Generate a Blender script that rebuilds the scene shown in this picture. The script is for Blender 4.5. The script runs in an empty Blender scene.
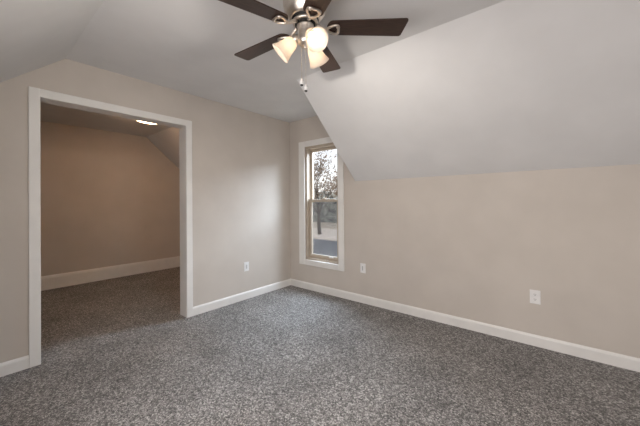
import bpy, bmesh, math, random
from mathutils import Vector, Matrix, noise

random.seed(7)
S = bpy.context.scene
COL = S.collection
PI = math.pi

# ------------------------------------------------------------------ camera
R_ = Vector((0.77119816, 0.6365486, -0.00769982))
U_ = Vector((0.00918476, 0.00096807, 0.99995735))
F_ = Vector((-0.6365289, 0.771236, 0.00509998))
cd = bpy.data.cameras.new('camera')
cam = bpy.data.objects.new('camera', cd)
COL.objects.link(cam)
M = Matrix((R_, U_, -F_)).transposed().to_4x4()
M.translation = Vector((3.1271, -3.0838, 1.2435))
cam.matrix_world = M
cd.sensor_width = 36.0
cd.lens = 290.25 / 640 * 36.0
cd.shift_y = -(213 - 200.3455) / 640
cd.clip_start = 0.02
cd.clip_end = 500
S.camera = cam

# ------------------------------------------------------------------ sky, sun, daylight, exposure
W = bpy.data.worlds.new('sky')
S.world = W
W.use_nodes = True
wn = W.node_tree
bg = wn.nodes['Background']
sky = wn.nodes.new('ShaderNodeTexSky')
sky.sky_type = 'NISHITA'
sky.sun_disc = False
sky.sun_elevation = math.radians(38)
sky.sun_rotation = math.radians(215)
sky.dust_density = 2.5
ov = wn.nodes.new('ShaderNodeMix')           # thin bright overcast over the blue
ov.data_type = 'RGBA'
ov.inputs[0].default_value = 0.7
ov.inputs[7].default_value = (5.0, 4.9, 4.75, 1)
wn.links.new(sky.outputs[0], ov.inputs[6])
wn.links.new(ov.outputs[2], bg.inputs[0])
bg.inputs[1].default_value = 0.22

sd = bpy.data.lights.new('sun', 'SUN')
sd.energy = 1.6
sd.angle = math.radians(1.0)
sd.color = (1.0, 0.93, 0.84)
sun = bpy.data.objects.new('sun', sd)
COL.objects.link(sun)
sun.rotation_euler = Vector((0.66, 0.56, -0.62)).to_track_quat('-Z', 'Y').to_euler()


def area(name, loc, direction, sx, sy, power, color):
    l = bpy.data.lights.new(name, 'AREA')
    l.shape = 'RECTANGLE'
    l.size, l.size_y = sx, sy
    l.energy = power
    l.color = color
    o = bpy.data.objects.new(name, l)
    COL.objects.link(o)
    o.location = loc
    o.rotation_euler = Vector(direction).to_track_quat('-Z', 'Y').to_euler()
    return o


# fill lamps in the two unseen windows added behind the camera
area('fill_gable_opening', (7.12, -1.9, 1.35), (-1, 0, 0), 1.5, 1.35, 10, (1.0, 0.94, 0.90))
area('fill_near_opening', (2.8, -3.72, 1.0), (0, 1, 0), 1.7, 0.75, 41, (1.0, 0.92, 0.87))
# open sky beyond the dormer window
area('daylight_dormer_window', (1.6, 1.4, 3.45), (-0.45, -0.95, -1.0), 2.5, 2.6, 720, (0.74, 0.87, 1.0))
area('daylight_dormer_sky', (-0.7, 1.7, 3.7), (0.40, -0.9, -0.95), 2.4, 2.0, 900, (0.68, 0.84, 1.0))

S.view_settings.view_transform = 'Standard'
S.view_settings.look = 'None'
S.view_settings.gamma = 1.0
S.view_settings.use_curve_mapping = False
S.view_settings.exposure = 0.64
S.cycles.use_denoising = True
S.cycles.max_bounces = 14
S.cycles.diffuse_bounces = 8
S.cycles.sample_clamp_indirect = 6.0


# ------------------------------------------------------------------ materials
def lin(c):
    return tuple(((v / 255) / 12.92 if v / 255 <= 0.04045 else ((v / 255 + 0.055) / 1.055) ** 2.4) for v in c) + (1.0,)


def mat(name, rgb, rough=0.6, metal=0.0, spec=0.4):
    m = bpy.data.materials.new(name)
    m.use_nodes = True
    b = m.node_tree.nodes['Principled BSDF']
    b.inputs['Base Color'].default_value = lin(rgb)
    b.inputs['Roughness'].default_value = rough
    b.inputs['Metallic'].default_value = metal
    b.inputs['Specular IOR Level'].default_value = spec
    return m


def nd(m, t, **kw):
    n = m.node_tree.nodes.new(t)
    for k, v in kw.items():
        setattr(n, k, v)
    return n


def lk(m, a, b):
    m.node_tree.links.new(a, b)


def noisy(m, rgb1, rgb2, scale, detail=3.0, lo=0.35, hi=0.65, bump=0.0, bump_scale=None, stretch=None, dist=0.01):
    """mix two colours by object-space noise, with optional bump"""
    b = m.node_tree.nodes['Principled BSDF']
    tc = nd(m, 'ShaderNodeTexCoord')
    src = tc.outputs['Object']
    if stretch:
        mp = nd(m, 'ShaderNodeMapping')
        mp.inputs['Scale'].default_value = stretch
        lk(m, src, mp.inputs[0])
        src = mp.outputs[0]
    n = nd(m, 'ShaderNodeTexNoise')
    n.inputs['Scale'].default_value = scale
    n.inputs['Detail'].default_value = detail
    lk(m, src, n.inputs['Vector'])
    r = nd(m, 'ShaderNodeValToRGB')
    r.color_ramp.elements[0].position = lo
    r.color_ramp.elements[1].position = hi
    r.color_ramp.elements[0].color = lin(rgb1)
    r.color_ramp.elements[1].color = lin(rgb2)
    lk(m, n.outputs['Fac'], r.inputs[0])
    lk(m, r.outputs[0], b.inputs['Base Color'])
    if bump:
        n2 = nd(m, 'ShaderNodeTexNoise')
        n2.inputs['Scale'].default_value = bump_scale or scale
        n2.inputs['Detail'].default_value = 2.0
        lk(m, src, n2.inputs['Vector'])
        bp = nd(m, 'ShaderNodeBump')
        bp.inputs['Strength'].default_value = bump
        bp.inputs['Distance'].default_value = dist
        lk(m, n2.outputs['Fac'], bp.inputs['Height'])
        lk(m, bp.outputs[0], b.inputs['Normal'])
    return m


WALL = noisy(mat('greige wall paint', (190, 178, 163), 0.7, spec=0.25), (195, 188, 180), (200, 193, 185), 3.0, bump=0.08, bump_scale=220, dist=0.002)
CEIL = noisy(mat('white ceiling paint', (205, 204, 203), 0.85, spec=0.15), (212, 212, 212), (217, 217, 217), 3.0, bump=0.08, bump_scale=200, dist=0.002)
TRIM = noisy(mat('white semi gloss trim', (226, 225, 222), 0.35), (223, 222, 219), (229, 228, 225), 6.0)
PLASTIC = noisy(mat('white plastic', (228, 228, 228), 0.3), (225, 225, 225), (231, 231, 230), 20.0)
SLOT = noisy(mat('dark slot', (40, 38, 36), 0.5), (36, 34, 32), (46, 44, 42), 60.0)
GREYSLOT = noisy(mat('grey recess', (150, 150, 150), 0.5), (146, 146, 146), (155, 155, 155), 60.0)
VINYL = noisy(mat('tan window vinyl', (176, 158, 136), 0.45), (172, 160, 145), (182, 170, 155), 8.0)
NICKEL = noisy(mat('brushed nickel', (190, 178, 164), 0.36, 1.0), (204, 196, 186), (220, 213, 204), 60, stretch=(1, 1, 12))
DARKRING = noisy(mat('black vent ring', (16, 15, 15), 0.5), (12, 12, 12), (22, 21, 20), 40)
BLADE = noisy(mat('dark walnut blade', (52, 38, 32), 0.38), (40, 28, 24), (68, 50, 41), 26, 5, 0.3, 0.7, stretch=(0.7, 9, 9))
CHAIN = noisy(mat('pale bead chain', (205, 200, 192), 0.35, 0.6), (198, 193, 185), (212, 208, 200), 90)

# carpet: speckled cut pile
CARPET = mat('speckled grey carpet', (118, 114, 111), 1.0, spec=0.05)


def carpet_nodes(m):
    b = m.node_tree.nodes['Principled BSDF']
    tc = nd(m, 'ShaderNodeTexCoord')
    # each tuft of yarn has its own shade; clumps of tufts at a larger scale
    def cells(scale):
        v = nd(m, 'ShaderNodeTexVoronoi')
        v.inputs['Scale'].default_value = scale
        lk(m, tc.outputs['Object'], v.inputs['Vector'])
        sp_ = nd(m, 'ShaderNodeSeparateColor')
        lk(m, v.outputs['Color'], sp_.inputs[0])
        return sp_.outputs[0], v.outputs['Distance']
    c1, d1_ = cells(230)
    c2, d2_ = cells(95)
    av = nd(m, 'ShaderNodeMix', data_type='FLOAT')
    av.inputs[0].default_value = 0.42
    lk(m, c1, av.inputs[2])
    lk(m, c2, av.inputs[3])
    r = nd(m, 'ShaderNodeValToRGB')
    e = r.color_ramp.elements
    e[0].position, e[0].color = 0.12, lin((66, 65, 64))
    e[1].position, e[1].color = 0.88, lin((198, 194, 190))
    k = e.new(0.42); k.color = lin((108, 105, 103))
    k = e.new(0.62); k.color = lin((136, 133, 131))
    lk(m, av.outputs[0], r.inputs[0])
    # broad tracks where the pile leans
    n2 = nd(m, 'ShaderNodeTexNoise')
    n2.inputs['Scale'].default_value = 2.6
    n2.inputs['Detail'].default_value = 4
    lk(m, tc.outputs['Object'], n2.inputs['Vector'])
    mr = nd(m, 'ShaderNodeMapRange')
    mr.inputs['From Min'].default_value = 0.3
    mr.inputs['From Max'].default_value = 0.7
    mr.inputs['To Min'].default_value = 0.82
    mr.inputs['To Max'].default_value = 1.12
    lk(m, n2.outputs['Fac'], mr.inputs[0])
    mx = nd(m, 'ShaderNodeMix', data_type='RGBA', blend_type='MULTIPLY')
    mx.inputs[0].default_value = 1.0
    lk(m, r.outputs[0], mx.inputs[6])
    lk(m, mr.outputs[0], mx.inputs[7])
    lk(m, mx.outputs[2], b.inputs['Base Color'])
    bp = nd(m, 'ShaderNodeBump')
    bp.inputs['Strength'].default_value = 0.5
    bp.inputs['Distance'].default_value = 0.006
    lk(m, d1_, bp.inputs['Height'])
    lk(m, bp.outputs[0], b.inputs['Normal'])
    b.inputs['Sheen Weight'].default_value = 0.15


carpet_nodes(CARPET)

# window glass
GLASS = bpy.data.materials.new('window glass')
GLASS.use_nodes = True
gt = GLASS.node_tree
gt.nodes.clear()
go = gt.nodes.new('ShaderNodeOutputMaterial')
gm = gt.nodes.new('ShaderNodeMixShader')
tr = gt.nodes.new('ShaderNodeBsdfTransparent')
tr.inputs[0].default_value = (0.89, 0.89, 0.90, 1)
gl = gt.nodes.new('ShaderNodeBsdfGlossy')
gl.inputs['Roughness'].default_value = 0.02
lw_ = gt.nodes.new('ShaderNodeLayerWeight')     # thin pane: reflects a little, more at a glance
lw_.inputs[0].default_value = 0.5
pw = gt.nodes.new('ShaderNodeMath')
pw.operation = 'POWER'
pw.inputs[1].default_value = 5.0
ad = gt.nodes.new('ShaderNodeMath')
ad.operation = 'MULTIPLY_ADD'
ad.inputs[1].default_value = 0.9
ad.inputs[2].default_value = 0.03
gt.links.new(lw_.outputs['Facing'], pw.inputs[0])
gt.links.new(pw.outputs[0], ad.inputs[0])
gt.links.new(ad.outputs[0], gm.inputs[0])
gt.links.new(tr.outputs[0], gm.inputs[1])
gt.links.new(gl.outputs[0], gm.inputs[2])
gt.links.new(gm.outputs[0], go.inputs[0])


def glow_glass(name, rgb, trans, emit, ecol):
    """frosted glass lit from inside"""
    m = bpy.data.materials.new(name)
    m.use_nodes = True
    t = m.node_tree
    t.nodes.clear()
    o = t.nodes.new('ShaderNodeOutputMaterial')
    d = t.nodes.new('ShaderNodeBsdfDiffuse')
    n = t.nodes.new('ShaderNodeTexNoise')
    n.inputs['Scale'].default_value = 30
    r = t.nodes.new('ShaderNodeValToRGB')
    r.color_ramp.elements[0].color = lin(tuple(v - 4 for v in rgb))
    r.color_ramp.elements[1].color = lin(rgb)
    t.links.new(n.outputs['Fac'], r.inputs[0])
    t.links.new(r.outputs[0], d.inputs[0])
    l = t.nodes.new('ShaderNodeBsdfTranslucent')
    t.links.new(r.outputs[0], l.inputs[0])
    x = t.nodes.new('ShaderNodeMixShader')
    x.inputs[0].default_value = trans
    t.links.new(d.outputs[0], x.inputs[1])
    t.links.new(l.outputs[0], x.inputs[2])
    e = t.nodes.new('ShaderNodeEmission')
    e.inputs[0].default_value = lin(ecol)
    e.inputs[1].default_value = emit
    a = t.nodes.new('ShaderNodeAddShader')
    t.links.new(x.outputs[0], a.inputs[0])
    t.links.new(e.outputs[0], a.inputs[1])
    t.links.new(a.outputs[0], o.inputs[0])
    return m


SHADE = glow_glass('frosted lamp glass', (240, 232, 222), 0.5, 0.05, (255, 230, 205))
BULB = glow_glass('lit bulb', (250, 245, 235), 0.3, 2.3, (255, 240, 222))
DISC = glow_glass('lit light panel', (250, 240, 225), 0.3, 13.5, (255, 208, 166))


# ------------------------------------------------------------------ mesh helpers
def obj(name, bm, material, parent=None, smooth=False, bevel=0.0):
    me = bpy.data.meshes.new(name)
    bmesh.ops.recalc_face_normals(bm, faces=bm.faces)
    bm.to_mesh(me)
    bm.free()
    if smooth:
        for p in me.polygons:
            p.use_smooth = True
    me.materials.append(material)
    o = bpy.data.objects.new(name, me)
    COL.objects.link(o)
    if parent:
        o.parent = parent
    if bevel:
        md = o.modifiers.new('bevel', 'BEVEL')
        md.width = bevel
        md.segments = 2
        md.limit_method = 'ANGLE'
    return o


def box(bm, x0, x1, y0, y1, z0, z1):
    v = [bm.verts.new(p) for p in ((x0, y0, z0), (x1, y0, z0), (x1, y1, z0), (x0, y1, z0), (x0, y0, z1), (x1, y0, z1), (x1, y1, z1), (x0, y1, z1))]
    for f in ((3, 2, 1, 0), (4, 5, 6, 7), (0, 1, 5, 4), (1, 2, 6, 5), (2, 3, 7, 6), (3, 0, 4, 7)):
        bm.faces.new([v[i] for i in f])
    return bm


def boxes(*bs):
    bm = bmesh.new()
    for b in bs:
        box(bm, *b)
    return bm


def prism(bm, pts, axis, a, b):
    """extrude a 2D outline along an axis ('x': pts are (y,z); 'y': (x,z); 'z': (x,y))"""
    def put(p, t):
        return {'x': (t, p[0], p[1]), 'y': (p[0], t, p[1]), 'z': (p[0], p[1], t)}[axis]
    lo = [bm.verts.new(put(p, a)) for p in pts]
    hi = [bm.verts.new(put(p, b)) for p in pts]
    n = len(pts)
    bm.faces.new(lo)
    bm.faces.new(hi)
    for i in range(n):
        bm.faces.new((lo[i], lo[(i + 1) % n], hi[(i + 1) % n], hi[i]))
    return bm


def lathe(bm, prof, seg=40, mtx=None, cap=True):
    rings = []
    for r, z in prof:
        ring = [bm.verts.new((r * math.cos(2 * PI * i / seg), r * math.sin(2 * PI * i / seg), z)) for i in range(seg)]
        rings.append(ring)
    vs = [v for r in rings for v in r]
    for a, b in zip(rings, rings[1:]):
        for i in range(seg):
            j = (i + 1) % seg
            bm.faces.new((a[i], a[j], b[j], b[i]))
    if cap:
        bm.faces.new(rings[0])
        bm.faces.new(rings[-1])
    if mtx is not None:
        bmesh.ops.transform(bm, matrix=mtx, verts=vs)
    return bm


def tube(bm, pts, rad, seg=8, closed=False):
    pts = [Vector(p) for p in pts]
    rads = rad if isinstance(rad, (list, tuple)) else [rad] * len(pts)
    n = len(pts)
    rings = []
    for i, p in enumerate(pts):
        a = pts[i - 1] if (i or closed) else p
        b = pts[(i + 1) % n] if (i < n - 1 or closed) else p
        d = (b - a).normalized()
        u = d.orthogonal() if abs(d.z) > 0.95 else d.cross(Vector((0, 0, 1)))
        u.normalize()
        w = d.cross(u)
        rings.append([bm.verts.new(p + rads[i] * (u * math.cos(2 * PI * k / seg) + w * math.sin(2 * PI * k / seg))) for k in range(seg)])
    m = n if closed else n - 1
    for i in range(m):
        a, b = rings[i], rings[(i + 1) % n]
        for k in range(seg):
            bm.faces.new((a[k], a[(k + 1) % seg], b[(k + 1) % seg], b[k]))
    if not closed:
        bm.faces.new(rings[0])
        bm.faces.new(rings[-1])
    return bm


def tag(o, label=None, cat=None, group=None, kind=None):
    if label: o['label'] = label
    if cat: o['category'] = cat
    if group: o['group'] = group
    if kind: o['kind'] = kind
    return o


def thing(name, loc, label, cat, group=None, kind=None):
    o = bpy.data.objects.new(name, None)
    COL.objects.link(o)
    o.location = loc
    return tag(o, label, cat, group, kind)


def struct(name, bm, material, label, cat, bevel=0.0):
    return tag(obj(name, bm, material, bevel=bevel), label, cat, kind='structure')


# ------------------------------------------------------------------ room shell
H = 2.44
XB = 7.00                     # wall behind the camera
YN = -3.66                    # low wall on the near side of the attic
YL, YR = -2.574, -1.0375      # where the flat ceiling meets the two slopes
ZK = 1.498                    # height of the low walls
XC = 1.156                    # dormer cheek
XCL = -2.617                  # back of the closet
WT = 0.145                    # thickness of the wall with the opening
OY0, OY1, OZ = -2.7297, -1.578, 2.0806
ZN = H - 0.867 * (YL - YN)    # height of the near low wall
T = 0.15

struct('floor', boxes((XCL - T, XB + T, YN - T, 0.0, -0.12, 0.0)), CARPET, 'speckled grey cut pile carpet covering the room and closet floor', 'floor')

bm = bmesh.new()
box(bm, XCL - T, XB + T, YL, YR, H, H + 0.1)
box(bm, 0.0, XC, YR, T, H, H + 0.1)
struct('ceiling', bm, CEIL, 'flat white ceiling carrying the fan and running into the window dormer', 'ceiling')

t_ = 0.12
bm = bmesh.new()
prism(bm, [(YR, H), (0, ZK), (0, ZK + t_), (YR, H + t_)], 'x', XC, XB + T)
struct('ceiling_slope', bm, CEIL, 'white sloped ceiling above the low greige wall right of the window', 'sloped ceiling')
bm = bmesh.new()
prism(bm, [(YR, H), (0, ZK), (0, ZK + t_), (YR, H + t_)], 'x', XCL - T, -WT)
struct('ceiling_slope', bm, CEIL, 'sloped ceiling inside the closet behind the opening', 'sloped ceiling')
bm = bmesh.new()
prism(bm, [(YL, H), (YN, ZN), (YN, ZN + t_), (YL, H + t_)], 'x', XCL - T, XB + T)
struct('ceiling_slope', bm, CEIL, 'white sloped ceiling at the upper left corner of the room', 'sloped ceiling')

# wall with the closet opening
bm = bmesh.new()
prism(bm, [(YN, 0), (OY0, 0), (OY0, OZ), (OY0, H - 0.867 * max(0, YL - OY0)), (YN, ZN)], 'x', -WT, 0)
prism(bm, [(OY0, OZ), (OY1, OZ), (OY1, H), (YL, H), (OY0, H - 0.867 * (YL - OY0))], 'x', -WT, 0)
prism(bm, [(OY1, 0), (0, 0), (0, H), (OY1, H)], 'x', -WT, 0)
struct('wall_left', bm, WALL, 'greige painted wall with the wide cased closet opening', 'wall')

# outer wall on the window side, full height in the dormer and low beyond it
WX0, WX1, WZ0, WZ1 = 0.302, 0.902, 0.418, 2.036
bm = boxes((-0.0, WX0, 0, T, 0, H), (WX0, WX1, 0, T, 0, WZ0), (WX0, WX1, 0, T, WZ1, H), (WX1, XC, 0, T, 0, H), (XC, XB + T, 0, T, 0, ZK + t_))
struct('wall_right', bm, WALL, 'long low greige wall with the tall narrow window near its corner', 'wall')
struct('wall_closet_side', boxes((XCL - T, 0.0, 0, T, 0, ZK + t_)), WALL, 'low greige wall of the closet under its slope', 'wall')
struct('wall_closet_back', prism(bmesh.new(), [(YN, 0), (0, 0), (0, ZK), (YR, H), (YL, H), (YN, ZN)], 'x', XCL - T, XCL), WALL, 'greige back wall of the closet seen through the opening', 'wall')
NX0, NX1, NZ0, NZ1 = 1.9, 3.7, 0.58, 1.40
struct('wall_near', boxes((XCL - T, NX0, YN - T, YN, 0, ZN + t_), (NX1, XB + T, YN - T, YN, 0, ZN + t_), (NX0, NX1, YN - T, YN, 0, NZ0), (NX0, NX1, YN - T, YN, NZ1, ZN + t_)), WALL, 'low greige wall under the near slope', 'wall')
# dormer cheek: the triangle of wall between slope and flat ceiling
struct('wall_cheek', prism(bmesh.new(), [(YR + 0.03, H), (0, ZK + 0.03), (0, H)], 'x', XC, XC + 0.10), WALL, 'triangular cheek wall of the dormer beside the window', 'wall')
# gable wall behind the camera with an opening for the added window
GY0, GY1, GZ0, GZ1 = -2.65, -1.15, 0.68, 2.02
bm = bmesh.new()
prism(bm, [(YN, 0), (GY0, 0), (GY0, H - 0.867 * (YL - GY0)), (YN, ZN)], 'x', XB, XB + T)
prism(bm, [(GY1, 0), (0, 0), (0, ZK), (YR, H), (GY1, H)], 'x', XB, XB + T)
box(bm, XB, XB + T, GY0, GY1, 0, GZ0)
prism(bm, [(GY0, GZ1), (GY1, GZ1), (GY1, H), (YL, H), (GY0, H - 0.867 * (YL - GY0))], 'x', XB, XB + T)
struct('wall_behind', bm, WALL, 'greige gable wall facing the opening', 'wall')
# the storey below
struct('wall_lower_storey', boxes((XCL - T, XB + T, YN - T, T, -3.0, -0.121)), mat('pale siding', (205, 200, 190), 0.7), 'storey of the house under the attic room', 'wall')

# ------------------------------------------------------------------ trim
BB, BT = 0.095, 0.014


def baseboard(name, p0, p1, n, h, t, label):
    """moulded board from p0 to p1 (floor points), n points into the room"""
    p0, p1, n = Vector(p0), Vector(p1), Vector(n)
    prof = [(0, 0), (t, 0), (t, h * 0.80), (t * 0.75, h * 0.90), (t * 0.45, h * 0.97), (0.002, h), (0, h)]
    bm = bmesh.new()
    rings = [[bm.verts.new((p.x + n.x * a, p.y + n.y * a, b)) for a, b in prof] for p in (p0, p1)]
    k = len(prof)
    for i in range(k):
        bm.faces.new((rings[0][i], rings[0][(i + 1) % k], rings[1][(i + 1) % k], rings[1][i]))
    bm.faces.new(rings[0]); bm.faces.new(rings[1])
    return struct(name, bm, TRIM, label, 'baseboard')


CW = 0.062                     # casing face width round the opening
baseboard('baseboard_left', (0, OY1 + CW, 0), (0, 0, 0), (1, 0, 0), BB, BT, 'white baseboard between the closet opening and the window corner')
baseboard('baseboard_left', (0, YN, 0), (0, OY0 - CW, 0), (1, 0, 0), BB, BT, 'white baseboard left of the closet opening')
baseboard('baseboard_right', (0, 0, 0), (XB, 0, 0), (0, -1, 0), BB, BT, 'long white baseboard along the low right wall')
baseboard('baseboard_near', (0, YN, 0), (XB, YN, 0), (0, 1, 0), BB, BT, 'white baseboard along the near low wall')
baseboard('baseboard_behind', (XB, YN, 0), (XB, 0, 0), (-1, 0, 0), BB, BT, 'white baseboard along the gable wall')
baseboard('baseboard_closet', (XCL, YN, 0), (XCL, 0, 0), (1, 0, 0), 0.204, BT, 'tall white baseboard along the closet back wall')
baseboard('baseboard_closet', (-WT, OY1 + 0.004, 0), (-WT, 0, 0), (-1, 0, 0), 0.204, BT, 'tall white baseboard behind the right jamb of the opening')
baseboard('baseboard_closet', (-WT, YN, 0), (-WT, OY0 - 0.004, 0), (-1, 0, 0), 0.204, BT, 'tall white baseboard behind the left jamb of the opening')

# cased opening
d1 = thing('door_1', (0, (OY0 + OY1) / 2, 0), 'wide white cased opening into the dark closet', 'doorway', kind='structure')


def child_at(o, root):
    """parent keeping world placement (root has only a translation)"""
    o.parent = root
    o.matrix_parent_inverse = Matrix.Translation(-root.location)
    return o


CT = 0.017
j = 0.016
child_at(obj('casing', boxes((0, CT, OY0 - CW, OY0 + 0.004, 0, OZ + CW)), TRIM, bevel=0.003), d1)
child_at(obj('casing', boxes((0, CT, OY1 - 0.004, OY1 + CW, 0, OZ + CW)), TRIM, bevel=0.003), d1)
child_at(obj('head_casing', boxes((0, CT, OY0 + 0.004, OY1 - 0.004, OZ - 0.004, OZ + CW)), TRIM, bevel=0.003), d1)
child_at(obj('jamb', boxes((-WT, 0.0, OY0 - 0.002, OY0 + j * 0.25, 0, OZ)), TRIM), d1)
child_at(obj('jamb', boxes((-WT, 0.0, OY1 - j * 0.25, OY1 + 0.002, 0, OZ)), TRIM), d1)
child_at(obj('head_jamb', boxes((-WT, 0.0, OY0, OY1, OZ - j * 0.25, OZ + 0.002)), TRIM), d1)

# ------------------------------------------------------------------ window 1
w1 = thing('window_1', (0.602, 0, 0), 'tall narrow tan double hung window in white casing', 'window', kind='structure')


def wpart(name, bm, m, parent=None, bevel=0.0, label=None):
    o = obj(name, bm, m, bevel=bevel)
    if parent is None:
        child_at(o, w1)
    else:
        o.parent = parent
    if label:
        o['label'] = label
    return o


cx0, cx1, cz0, cz1 = 0.197, 0.985, 0.346, 2.111
wpart('casing', boxes((cx0, WX0 + .004, -0.018, 0, cz0, cz1)), TRIM, bevel=0.004)
wpart('casing', boxes((WX1 - .004, cx1, -0.018, 0, cz0, cz1)), TRIM, bevel=0.004)
wpart('head_casing', boxes((WX0 + .004, WX1 - .004, -0.018, 0, WZ1 - .004, cz1)), TRIM, bevel=0.004)
wpart('sill_casing', boxes((WX0 + .004, WX1 - .004, -0.018, 0, cz0, WZ0 + .004)), TRIM, bevel=0.004)
FW = 0.030
fr_ = wpart('window_frame', boxes((WX0, WX0 + FW, 0.012, 0.14, WZ0, WZ1), (WX1 - FW, WX1, 0.012, 0.14, WZ0, WZ1),
                                 (WX0 + FW, WX1 - FW, 0.012, 0.14, WZ1 - 0.034, WZ1), (WX0 + FW, WX1 - FW, 0.012, 0.14, WZ0, WZ0 + 0.028)), VINYL)
ZM = 1.262


def sash(name, x0, x1, z0, z1, y0, y1, st, bot, top):
    s = wpart(name, boxes((x0, x0 + st, y0, y1, z0, z1), (x1 - st, x1, y0, y1, z0, z1),
                          (x0 + st, x1 - st, y0, y1, z0, z0 + bot), (x0 + st, x1 - st, y0, y1, z1 - top, z1)), VINYL, bevel=0.003)
    g = wpart('glass_pane', boxes((x0 + st - .003, x1 - st + .003, (y0 + y1) / 2 - .002, (y0 + y1) / 2 + .002, z0 + bot - .003, z1 - top + .003)), GLASS, parent=s)
    return s


up = sash('upper_sash', WX0 + FW, WX1 - FW, ZM - 0.018, WZ1 - 0.034, 0.092, 0.128, 0.034, 0.036, 0.036)
lo = sash('lower_sash', WX0 + FW, WX1 - FW, WZ0 + 0.028, ZM + 0.020, 0.046, 0.084, 0.036, 0.048, 0.040)
# glazing channel seen at the left of the lower pane
b_ = wpart('glazing_bead', boxes((WX0 + FW + .036, WX0 + FW + .044, 0.052, 0.072, WZ0 + .076, ZM - .02),
                                 (WX0 + FW + .044, WX1 - FW - .044, 0.052, 0.072, WZ0 + .076, WZ0 + .083)), VINYL, parent=lo, label='thin tan bead round the lower pane')
bm = boxes((0.575, 0.635, 0.050, 0.080, ZM + 0.020, ZM + 0.030))
lathe(bm, [(0.014, 0), (0.014, 0.012), (0.006, 0.016)], 16, Matrix.Translation((0.605, 0.065, ZM + 0.030)))
box(bm, 0.600, 0.645, 0.058, 0.068, ZM + 0.038, ZM + 0.046)
wpart('sash_lock', bm, VINYL, parent=lo)
wpart('sash_lift', boxes((0.70, 0.77, 0.036, 0.047, WZ0 + .062, WZ0 + .074), (0.71, 0.76, 0.032, 0.038, WZ0 + .066, WZ0 + .078)), PLASTIC, parent=lo, label='small white lift on the bottom rail')

# insect screen in the outer track of the lower half
SCREEN = bpy.data.materials.new('grey insect screen')
SCREEN.use_nodes = True
st_ = SCREEN.node_tree
st_.nodes.clear()
so_ = st_.nodes.new('ShaderNodeOutputMaterial')
sm_ = st_.nodes.new('ShaderNodeMixShader')
sm_.inputs[0].default_value = 0.32
s1_ = st_.nodes.new('ShaderNodeBsdfTransparent')
s2_ = st_.nodes.new('ShaderNodeBsdfDiffuse')
s2_.inputs[0].default_value = lin((120, 122, 124))
st_.links.new(s1_.outputs[0], sm_.inputs[1])
st_.links.new(s2_.outputs[0], sm_.inputs[2])
st_.links.new(sm_.outputs[0], so_.inputs[0])
wpart('insect_screen', boxes((WX0 + FW, WX1 - FW, 0.1325, 0.1335, WZ0 + 0.028, ZM)), SCREEN, label='fine grey screen outside the lower sash')

# unseen gable window behind the camera, added as an opening for the fill lamp
w2 = thing('added_window_2', (XB, (GY0 + GY1) / 2, 0), 'wide white window added in the gable wall for fill light', 'window', kind='structure')


def ring_boxes(x0, x1, y0, y1, z0, z1, w):
    return boxes((x0, x1, y0, y0 + w, z0, z1), (x0, x1, y1 - w, y1, z0, z1), (x0, x1, y0 + w, y1 - w, z0, z0 + w), (x0, x1, y0 + w, y1 - w, z1 - w, z1))


child_at(obj('casing', ring_boxes(XB - 0.018, XB, GY0 - 0.085, GY1 + 0.085, GZ0 - 0.085, GZ1 + 0.085, 0.09), TRIM), w2)
child_at(obj('window_frame', ring_boxes(XB + 0.02, XB + 0.08, GY0, GY1, GZ0, GZ1, 0.04), VINYL), w2)
child_at(obj('glass_pane', boxes((XB + 0.048, XB + 0.052, GY0 + 0.038, GY1 - 0.038, GZ0 + 0.038, GZ1 - 0.038)), GLASS), w2)

w3 = thing('added_window_3', ((NX0 + NX1) / 2, YN, 0), 'low wide white window added in the near wall for fill light', 'window', kind='structure')  # unseen window, added so the near fill lamp has an opening


def ring_boxes_y(x0, x1, y0, y1, z0, z1, w):
    return boxes((x0, x0 + w, y0, y1, z0, z1), (x1 - w, x1, y0, y1, z0, z1), (x0 + w, x1 - w, y0, y1, z0, z0 + w), (x0 + w, x1 - w, y0, y1, z1 - w, z1))


child_at(obj('casing', ring_boxes_y(NX0 - 0.07, NX1 + 0.07, YN, YN + 0.018, NZ0 - 0.07, NZ1 + 0.07, 0.075), TRIM), w3)
child_at(obj('window_frame', ring_boxes_y(NX0, NX1, YN - 0.055, YN - 0.012, NZ0, NZ1, 0.03), VINYL), w3)
child_at(obj('glass_pane', boxes((NX0 + 0.028, NX1 - 0.028, YN - 0.036, YN - 0.032, NZ0 + 0.028, NZ1 - 0.028)), GLASS), w3)

# ------------------------------------------------------------------ wall plates
def plate(root, ox, nx):
    """cover plate; local x along the wall, y out of the wall, z up"""
    bm = bmesh.new()
    w, h, t = 0.0375, 0.0585, 0.006
    prism(bm, [(-w, -h), (w, -h), (w, h), (-w, h)], 'y', 0, t * 0.5)
    prism(bm, [(-w + .004, -h + .004), (w - .004, -h + .004), (w - .004, h - .004), (-w + .004, h - .004)], 'y', t * 0.5, t)
    return obj('cover_plate', bm, PLASTIC, root, bevel=0.0012)


def place_plate(root, loc, rz):
    root.location = loc
    root.rotation_euler = (0, 0, rz)


def screw(root, z):
    bm = lathe(bmesh.new(), [(0.0034, 0), (0.0034, 0.0012), (0.001, 0.002)], 14, Matrix.Translation((0, 0.006, z)) @ Matrix.Rotation(-PI / 2, 4, 'X'))
    return obj('screw', bm, PLASTIC, root)


# slotted coaxial / data style plates near the corner
def narrow_plate(loc, rz, label):
    r = thing('wall_plate', loc, label, 'wall plate')
    plate(r, 0, 0)
    obj('insert', boxes((-0.0165, 0.0165, 0.006, 0.0085, -0.033, 0.033)), PLASTIC, r, bevel=0.001)
    o = obj('slot', boxes((-0.004, 0.004, 0.0085, 0.0100, -0.026, 0.026)), GREYSLOT, r)
    o['label'] = 'grey upright slot of the plate'
    screw(r, 0.047); screw(r, -0.047)
    place_plate(r, loc, rz)
    return r


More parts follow.
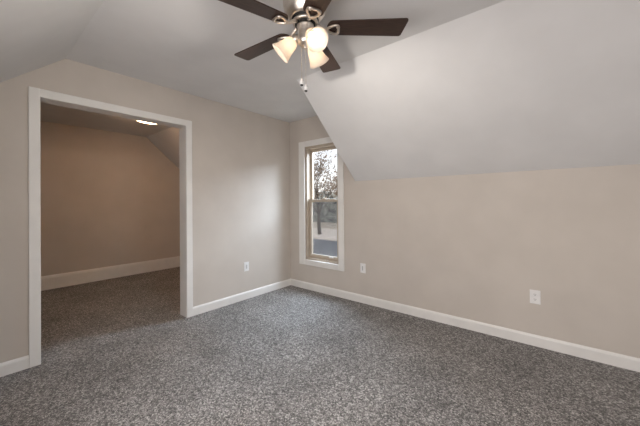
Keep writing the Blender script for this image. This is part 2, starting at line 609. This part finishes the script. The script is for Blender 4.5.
narrow_plate((0, -0.800, 0.415), -PI / 2, 'white wall plate low on the left wall between closet opening and corner')
narrow_plate((1.258, 0, 0.425), PI, 'white wall plate low on the right wall just right of the window')

r = thing('power_outlet', (0, 0, 0), 'white duplex power outlet low on the right part of the long wall', 'outlet')
plate(r, 0, 0)
for s in (-1, 1):
    bm = bmesh.new()
    pts = []
    for k in range(24):
        a = 2 * PI * k / 24
        pts.append((0.0165 * math.cos(a), max(-0.0125, min(0.0125, 0.0165 * math.sin(a))) + s * 0.0205))
    prism(bm, pts, 'y', 0.006, 0.009)
    f = obj('receptacle', bm, PLASTIC, r)
    sb = boxes((-0.0075, -0.0050, 0.009, 0.0094, s * 0.0205 - 0.001, s * 0.0205 + 0.008), (0.0050, 0.0075, 0.009, 0.0094, s * 0.0205 - 0.001, s * 0.0205 + 0.008))
    lathe(sb, [(0.0028, 0), (0.0028, 0.0004)], 12, Matrix.Translation((0, 0.009, s * 0.0205 - 0.006)) @ Matrix.Rotation(-PI / 2, 4, 'X'))
    obj('slots', sb, SLOT, f)
screw(r, 0)
place_plate(r, (2.958, 0, 0.4165), PI)

# ------------------------------------------------------------------ ceiling fan
FX, FY = 2.042, -1.886
fan = thing('ceiling_fan', (FX, FY, H), 'brushed nickel ceiling fan with five dark blades and three lit frosted shades', 'ceiling fan')


def z_(z):
    return z - H


bm = lathe(bmesh.new(), [(0.085, z_(2.4395)), (0.100, z_(2.43)), (0.116, z_(2.405)), (0.124, z_(2.37)), (0.123, z_(2.335)), (0.115, z_(2.305)), (0.100, z_(2.283)), (0.088, z_(2.270)), (0.080, z_(2.262))], 56)
obj('motor_housing', bm, NICKEL, fan, smooth=True)
bm = lathe(bmesh.new(), [(0.060, z_(2.262)), (0.075, z_(2.2615)), (0.075, z_(2.250)), (0.060, z_(2.2495))], 56)
o = obj('vent_ring', bm, DARKRING, fan, smooth=True)
o['label'] = 'black ring under the motor'
bm = lathe(bmesh.new(), [(0.050, z_(2.2495)), (0.070, z_(2.249)), (0.072, z_(2.244)), (0.070, z_(2.236)), (0.062, z_(2.234))], 56)
obj('flywheel', bm, NICKEL, fan, smooth=True)
bm = lathe(bmesh.new(), [(0.054, z_(2.234)), (0.058, z_(2.2335)), (0.058, z_(2.226)), (0.050, z_(2.2255))], 48)
o = obj('lower_ring', bm, DARKRING, fan, smooth=True)
o['label'] = 'black ring above the switch housing'
bm = lathe(bmesh.new(), [(0.047, z_(2.2255)), (0.048, z_(2.220)), (0.043, z_(2.214)), (0.042, z_(2.175)), (0.046, z_(2.165)), (0.048, z_(2.145)), (0.044, z_(2.128)), (0.030, z_(2.115)), (0.012, z_(2.108)), (0.010, z_(2.098)), (0.004, z_(2.094))], 48)
obj('switch_housing', bm, NICKEL, fan, smooth=True)

TH = 0.690
ZB = z_(2.213)


def blade_mesh():
    bm = bmesh.new()
    r0, r1 = 0.120, 0.560
    pts = []
    # root rounded, tip with softened corners and a slight taper
    for k in range(13):
        a = PI / 2 + PI * k / 12
        pts.append((r0 + 0.035 + 0.035 * math.cos(a), 0.054 * math.sin(a)))
    wt, cr = 0.067, 0.016
    for k in range(5):
        a = -PI / 2 + PI / 2 * k / 4
        pts.append((r1 - cr + cr * math.cos(a), -wt + cr + cr * math.sin(a)))
    for k in range(5):
        a = PI / 2 * k / 4
        pts.append((r1 - 0.012 - cr + cr * math.cos(a), wt - cr + cr * math.sin(a)))
    prism(bm, pts, 'z', -0.003, 0.003)
    return bm


def bracket_mesh():
    """open teardrop blade iron lying under the blade root, with its arm to the flywheel"""
    bm = bmesh.new()
    n = 28
    pts = []
    for k in range(n):
        a = 2 * PI * k / n
        # heart / teardrop: pointed at the hub, broad outside
        x = 0.156 - 0.038 * math.cos(a) - 0.010 * max(0.0, math.cos(a - PI)) ** 6
        y = 0.044 * math.sin(a) * (0.40 + 0.60 * (1 - math.cos(a)) / 2)
        pts.append((x, y, -0.011))
    tube(bm, pts, 0.0072, 8, closed=True)
    tube(bm, [(0.058, 0, 0.018), (0.080, 0, 0.010), (0.100, 0, -0.005), (0.121, 0, -0.011)], [0.010, 0.010, 0.009, 0.008], 10)
    for (x, y) in ((0.178, 0.022), (0.178, -0.022), (0.124, 0)):
        lathe(bm, [(0.0045, -0.0200), (0.0070, -0.0175), (0.0070, -0.003)], 12, Matrix.Translation((x, y, 0)))
    return bm


b0 = obj('blade', blade_mesh(), BLADE, fan, bevel=0.0012)
k0 = obj('blade_bracket', bracket_mesh(), NICKEL, b0, smooth=True)
for k in range(5):
    if k == 0:
        b = b0
    else:
        b = b0.copy(); COL.objects.link(b); b.parent = fan
        c = k0.copy(); COL.objects.link(c); c.parent = b
    b.matrix_local = Matrix.Translation((0, 0, ZB)) @ Matrix.Rotation(TH + k * 2 * PI / 5, 4, 'Z') @ Matrix.Rotation(math.radians(-8), 4, 'X')

# light kit: three arms, sockets, bell shades and bulbs
SH = [(0.022, 0.0), (0.031, 0.008), (0.037, 0.022), (0.041, 0.042), (0.046, 0.064), (0.052, 0.084), (0.058, 0.098), (0.062, 0.107)]


def shade_mesh():
    bm = bmesh.new()
    inner = [(r - 0.003, s) for r, s in reversed(SH)]
    prof = SH + inner
    lathe(bm, prof, 40, cap=False)
    return bm


def socket_mesh():
    bm = lathe(bmesh.new(), [(0.008, -0.034), (0.018, -0.030), (0.024, -0.018), (0.025, 0.004), (0.020, 0.006)], 28)
    return bm


def bulb_mesh():
    return lathe(bmesh.new(), [(0.010, 0.006), (0.012, 0.020), (0.017, 0.034), (0.024, 0.050), (0.027, 0.064), (0.025, 0.078), (0.018, 0.088), (0.006, 0.094)], 24)


def arm_mesh():
    return tube(bmesh.new(), [(0.030, 0, z_(2.150)), (0.048, 0, z_(2.160)), (0.054, 0, z_(2.158)), (0.058, 0, z_(2.151))], 0.008, 10)


first = None
for k, az in enumerate((-23, 97, 217)):
    rot = Matrix.Rotation(math.radians(az), 4, 'Z')
    tilt = rot @ Matrix.Translation((0.064, 0, z_(2.146))) @ Matrix.Rotation(math.radians(132), 4, 'Y')
    if first is None:
        a = obj('light_arm', arm_mesh(), NICKEL, fan, smooth=True)
        s = obj('socket', socket_mesh(), NICKEL, a, smooth=True)
        g = obj('lamp_shade', shade_mesh(), SHADE, fan, smooth=True)
        b = obj('bulb', bulb_mesh(), BULB, g, smooth=True)
        first = (a, s, g, b)
    else:
        a, s, g, b = [o.copy() for o in first]
        for o, p in ((a, fan), (s, a), (g, fan), (b, g)):
            COL.objects.link(o)
            o.parent = p
    a.matrix_local = rot
    s.matrix_local = rot.inverted() @ tilt
    g.matrix_local = tilt
    # the lamp itself, shining out of the mouth of the shade
    sp = bpy.data.lights.new('lamp_light', 'SPOT')
    sp.energy = 15
    sp.color = (1.0, 0.93, 0.85)
    sp.spot_size = math.radians(172)
    sp.spot_blend = 0.6
    sp.shadow_soft_size = 0.014
    so = bpy.data.objects.new('lamp_light', sp)
    COL.objects.link(so)
    so.parent = g
    so.matrix_local = Matrix.Translation((0, 0, 0.100)) @ Matrix.Rotation(PI, 4, 'X')

# pull chains
for (px, py, zt, zb) in ((-0.0205, -0.011, 2.125, 1.913), (-0.0005, 0.002, 2.105, 1.879)):
    bm = bmesh.new()
    n = 34
    for i in range(n):
        z = zt + (zb - zt) * i / (n - 1)
        bmesh.ops.create_icosphere(bm, subdivisions=1, radius=0.0030, matrix=Matrix.Translation((px, py, z_(z))))
    tube(bm, [(px, py, z_(zt)), (px, py, z_(zb))], 0.0009, 6)
    c = obj('pull_chain', bm, CHAIN, fan)
    bm = lathe(bmesh.new(), [(0.002, 0.020), (0.008, 0.014), (0.011, 0.0), (0.010, -0.014)], 18, Matrix.Translation((px, py, z_(zb))))
    obj('pull_knob', bm, PLASTIC, c, smooth=True)
    bm = lathe(bmesh.new(), [(0.009, -0.014), (0.008, -0.019), (0.003, -0.022)], 18, Matrix.Translation((px, py, z_(zb))))
    o = obj('knob_tip', bm, SLOT, c, smooth=True)
    o['label'] = 'dark tip of the pull knob'

# ------------------------------------------------------------------ closet light
cl = thing('ceiling_light', (-1.24, -1.48, H), 'round flush ceiling light glowing in the closet just under the opening head', 'ceiling light')
obj('rim', lathe(bmesh.new(), [(0.150, 0.0), (0.165, -0.004), (0.168, -0.022), (0.160, -0.028)], 56), NICKEL, cl, smooth=True)
obj('diffuser', lathe(bmesh.new(), [(0.160, -0.026), (0.180, -0.030), (0.182, -0.044), (0.168, -0.058), (0.120, -0.070), (0.030, -0.076)], 56), DISC, cl, smooth=True)

# ------------------------------------------------------------------ outdoors
GZ = -3.0
GRASS = noisy(mat('dry pale lawn', (186, 176, 160), 0.95), (170, 158, 138), (206, 198, 186), 0.7, 6)
ROADM = noisy(mat('shade toned asphalt', (104, 108, 116), 0.9), (98, 103, 111), (110, 115, 123), 3, 5)  # blue grey tone stands in for shade on the street
DRIVE = noisy(mat('sun toned concrete', (222, 214, 204), 0.9), (214, 206, 196), (230, 223, 214), 1.4, 5)  # pale tone stands in for sunlight on the apron; kerb shares it
BARK = noisy(mat('grey brown bark', (86, 76, 68), 0.95), (66, 58, 52), (108, 97, 88), 5, 6, bump=0.5, bump_scale=14, dist=0.03)
LEAF = [noisy(mat('tan autumn leaf', (164, 138, 110), 0.8), (112, 98, 86), (166, 148, 130), 1.5),
        noisy(mat('grey green leaf', (112, 118, 104), 0.8), (92, 100, 90), (134, 138, 122), 1.5),
        noisy(mat('rust autumn leaf', (150, 116, 88), 0.8), (118, 96, 80), (160, 136, 114), 1.5)]

struct('ground', boxes((-140, 60, 0.2, 160, GZ - 0.3, GZ)), GRASS, 'pale dry lawn outside the window', 'ground')
struct('road', boxes((-140, 60, 9.0, 22.0, GZ, GZ + 0.03)), ROADM, 'street crossing outside the window, its shade put into the blue grey colour', 'road')
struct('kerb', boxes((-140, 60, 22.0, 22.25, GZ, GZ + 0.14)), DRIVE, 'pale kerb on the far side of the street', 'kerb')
struct('driveway', boxes((-27.5, -12.5, 23.2, 33.0, GZ, GZ + 0.03)), DRIVE, 'concrete apron beyond the street, its sunlight put into the pale colour', 'driveway')


def tree(x, y, h, spread, leafmat, nleaf, seed, label, low=0.3, lean=0.0):
    rnd = random.Random(seed)
    t = thing('tree', (x, y, GZ), label, 'tree', 'trees beyond the street')
    bt = bmesh.new()
    tips = []

    def grow(p, d, ln, r, depth):
        pts, rads = [p.copy()], [r]
        n = 4
        for i in range(1, n + 1):
            d = (d + Vector((rnd.uniform(-.22, .22), rnd.uniform(-.22, .22), rnd.uniform(-.05, .14)))).normalized()
            pts.append(pts[-1] + d * ln / n)
            rads.append(r * (1 - 0.45 * i / n))
        tube(bt, pts, rads, 7 if depth < 2 else 5)
        if depth >= 2:
            tips.extend(pts[1:])
        if depth == 4:
            return
        for k in range(4 if depth else 8):
            a = rnd.uniform(0, 2 * PI)
            up_ = rnd.uniform(0.15, 0.8)
            nd_ = (d * 0.55 + Vector((math.cos(a), math.sin(a), up_)) * 0.9).normalized()
            q = pts[rnd.randint(2 if depth else 2, n)]
            grow(q, nd_, ln * rnd.uniform(.55, .75), r * 0.45, depth + 1)

    grow(Vector((0, 0, -0.1)), Vector((lean, 0, 1)), h * 0.45, h * 0.022, 0)
    obj('trunk', bt, BARK, t, smooth=True)
    bl = bmesh.new()
    for i in range(nleaf):
        c = rnd.choice(tips) + Vector((rnd.gauss(0, .5), rnd.gauss(0, .5), rnd.gauss(0, .45))) * spread
        u = Vector((rnd.gauss(0, 1), rnd.gauss(0, 1), rnd.gauss(0, 1))).normalized()
        v = u.orthogonal().normalized()
        s = rnd.uniform(.07, .15) * (h / 11)
        w = u.cross(v)
        vs = [bl.verts.new(c + v * s * 1.5), bl.verts.new(c + w * s * .7 + u * s * .2), bl.verts.new(c - v * s * 1.2), bl.verts.new(c - w * s * .7 + u * s * .2)]
        bl.faces.new(vs)
    o = obj('foliage', bl, leafmat, t)
    o['kind'] = 'stuff'
    return t


trees = [
    (-20.9, 25.9, 12, 1.15, 0, 2600, 3, 'tan tree with a dark trunk standing nearest on the concrete apron'),
    (-36.8, 33.8, 12, 1.1, 1, 4500, 5, 'grey green tree behind the apron at the left of the panes'),
    (-22.0, 36.3, 12, 1.1, 2, 4500, 8, 'rust leaved tree behind the apron at the right of the panes'),
    (-33.5, 57.0, 15, 1.3, 0, 5000, 11, 'tall tan tree rising behind the hedge farthest from the window'),
]
for (x, y, h, sp, m, n, sd_, lb) in trees:
    tree(x, y, h, sp, LEAF[m], n, sd_, lb)
# clipped hedge mass closing the yard
bm = bmesh.new()
bmesh.ops.create_grid(bm, x_segments=120, y_segments=16, size=1)
for v in bm.verts:
    a = v.co.y * PI / 2
    x = v.co.x * 30
    rr = 1.9 + 0.6 * noise.noise(Vector((x * .5, a * 1.5, 3))) + 0.25 * noise.noise(Vector((x * 2.1, a * 4, 9)))
    v.co = Vector((x, rr * math.sin(a), max(0, rr * 3.3 * math.cos(a))))
HEDGE = noisy(mat('grey green hedge', (108, 112, 106), 0.9), (64, 70, 70), (158, 160, 152), 1.1, 8, 0.36, 0.66, bump=0.8, bump_scale=4, dist=0.2)
hd = obj('hedge', bm, HEDGE, smooth=True)
hd.location = (-30, 45.5, GZ)
tag(hd, 'dark grey green hedge closing the far side of the yard', 'hedge')
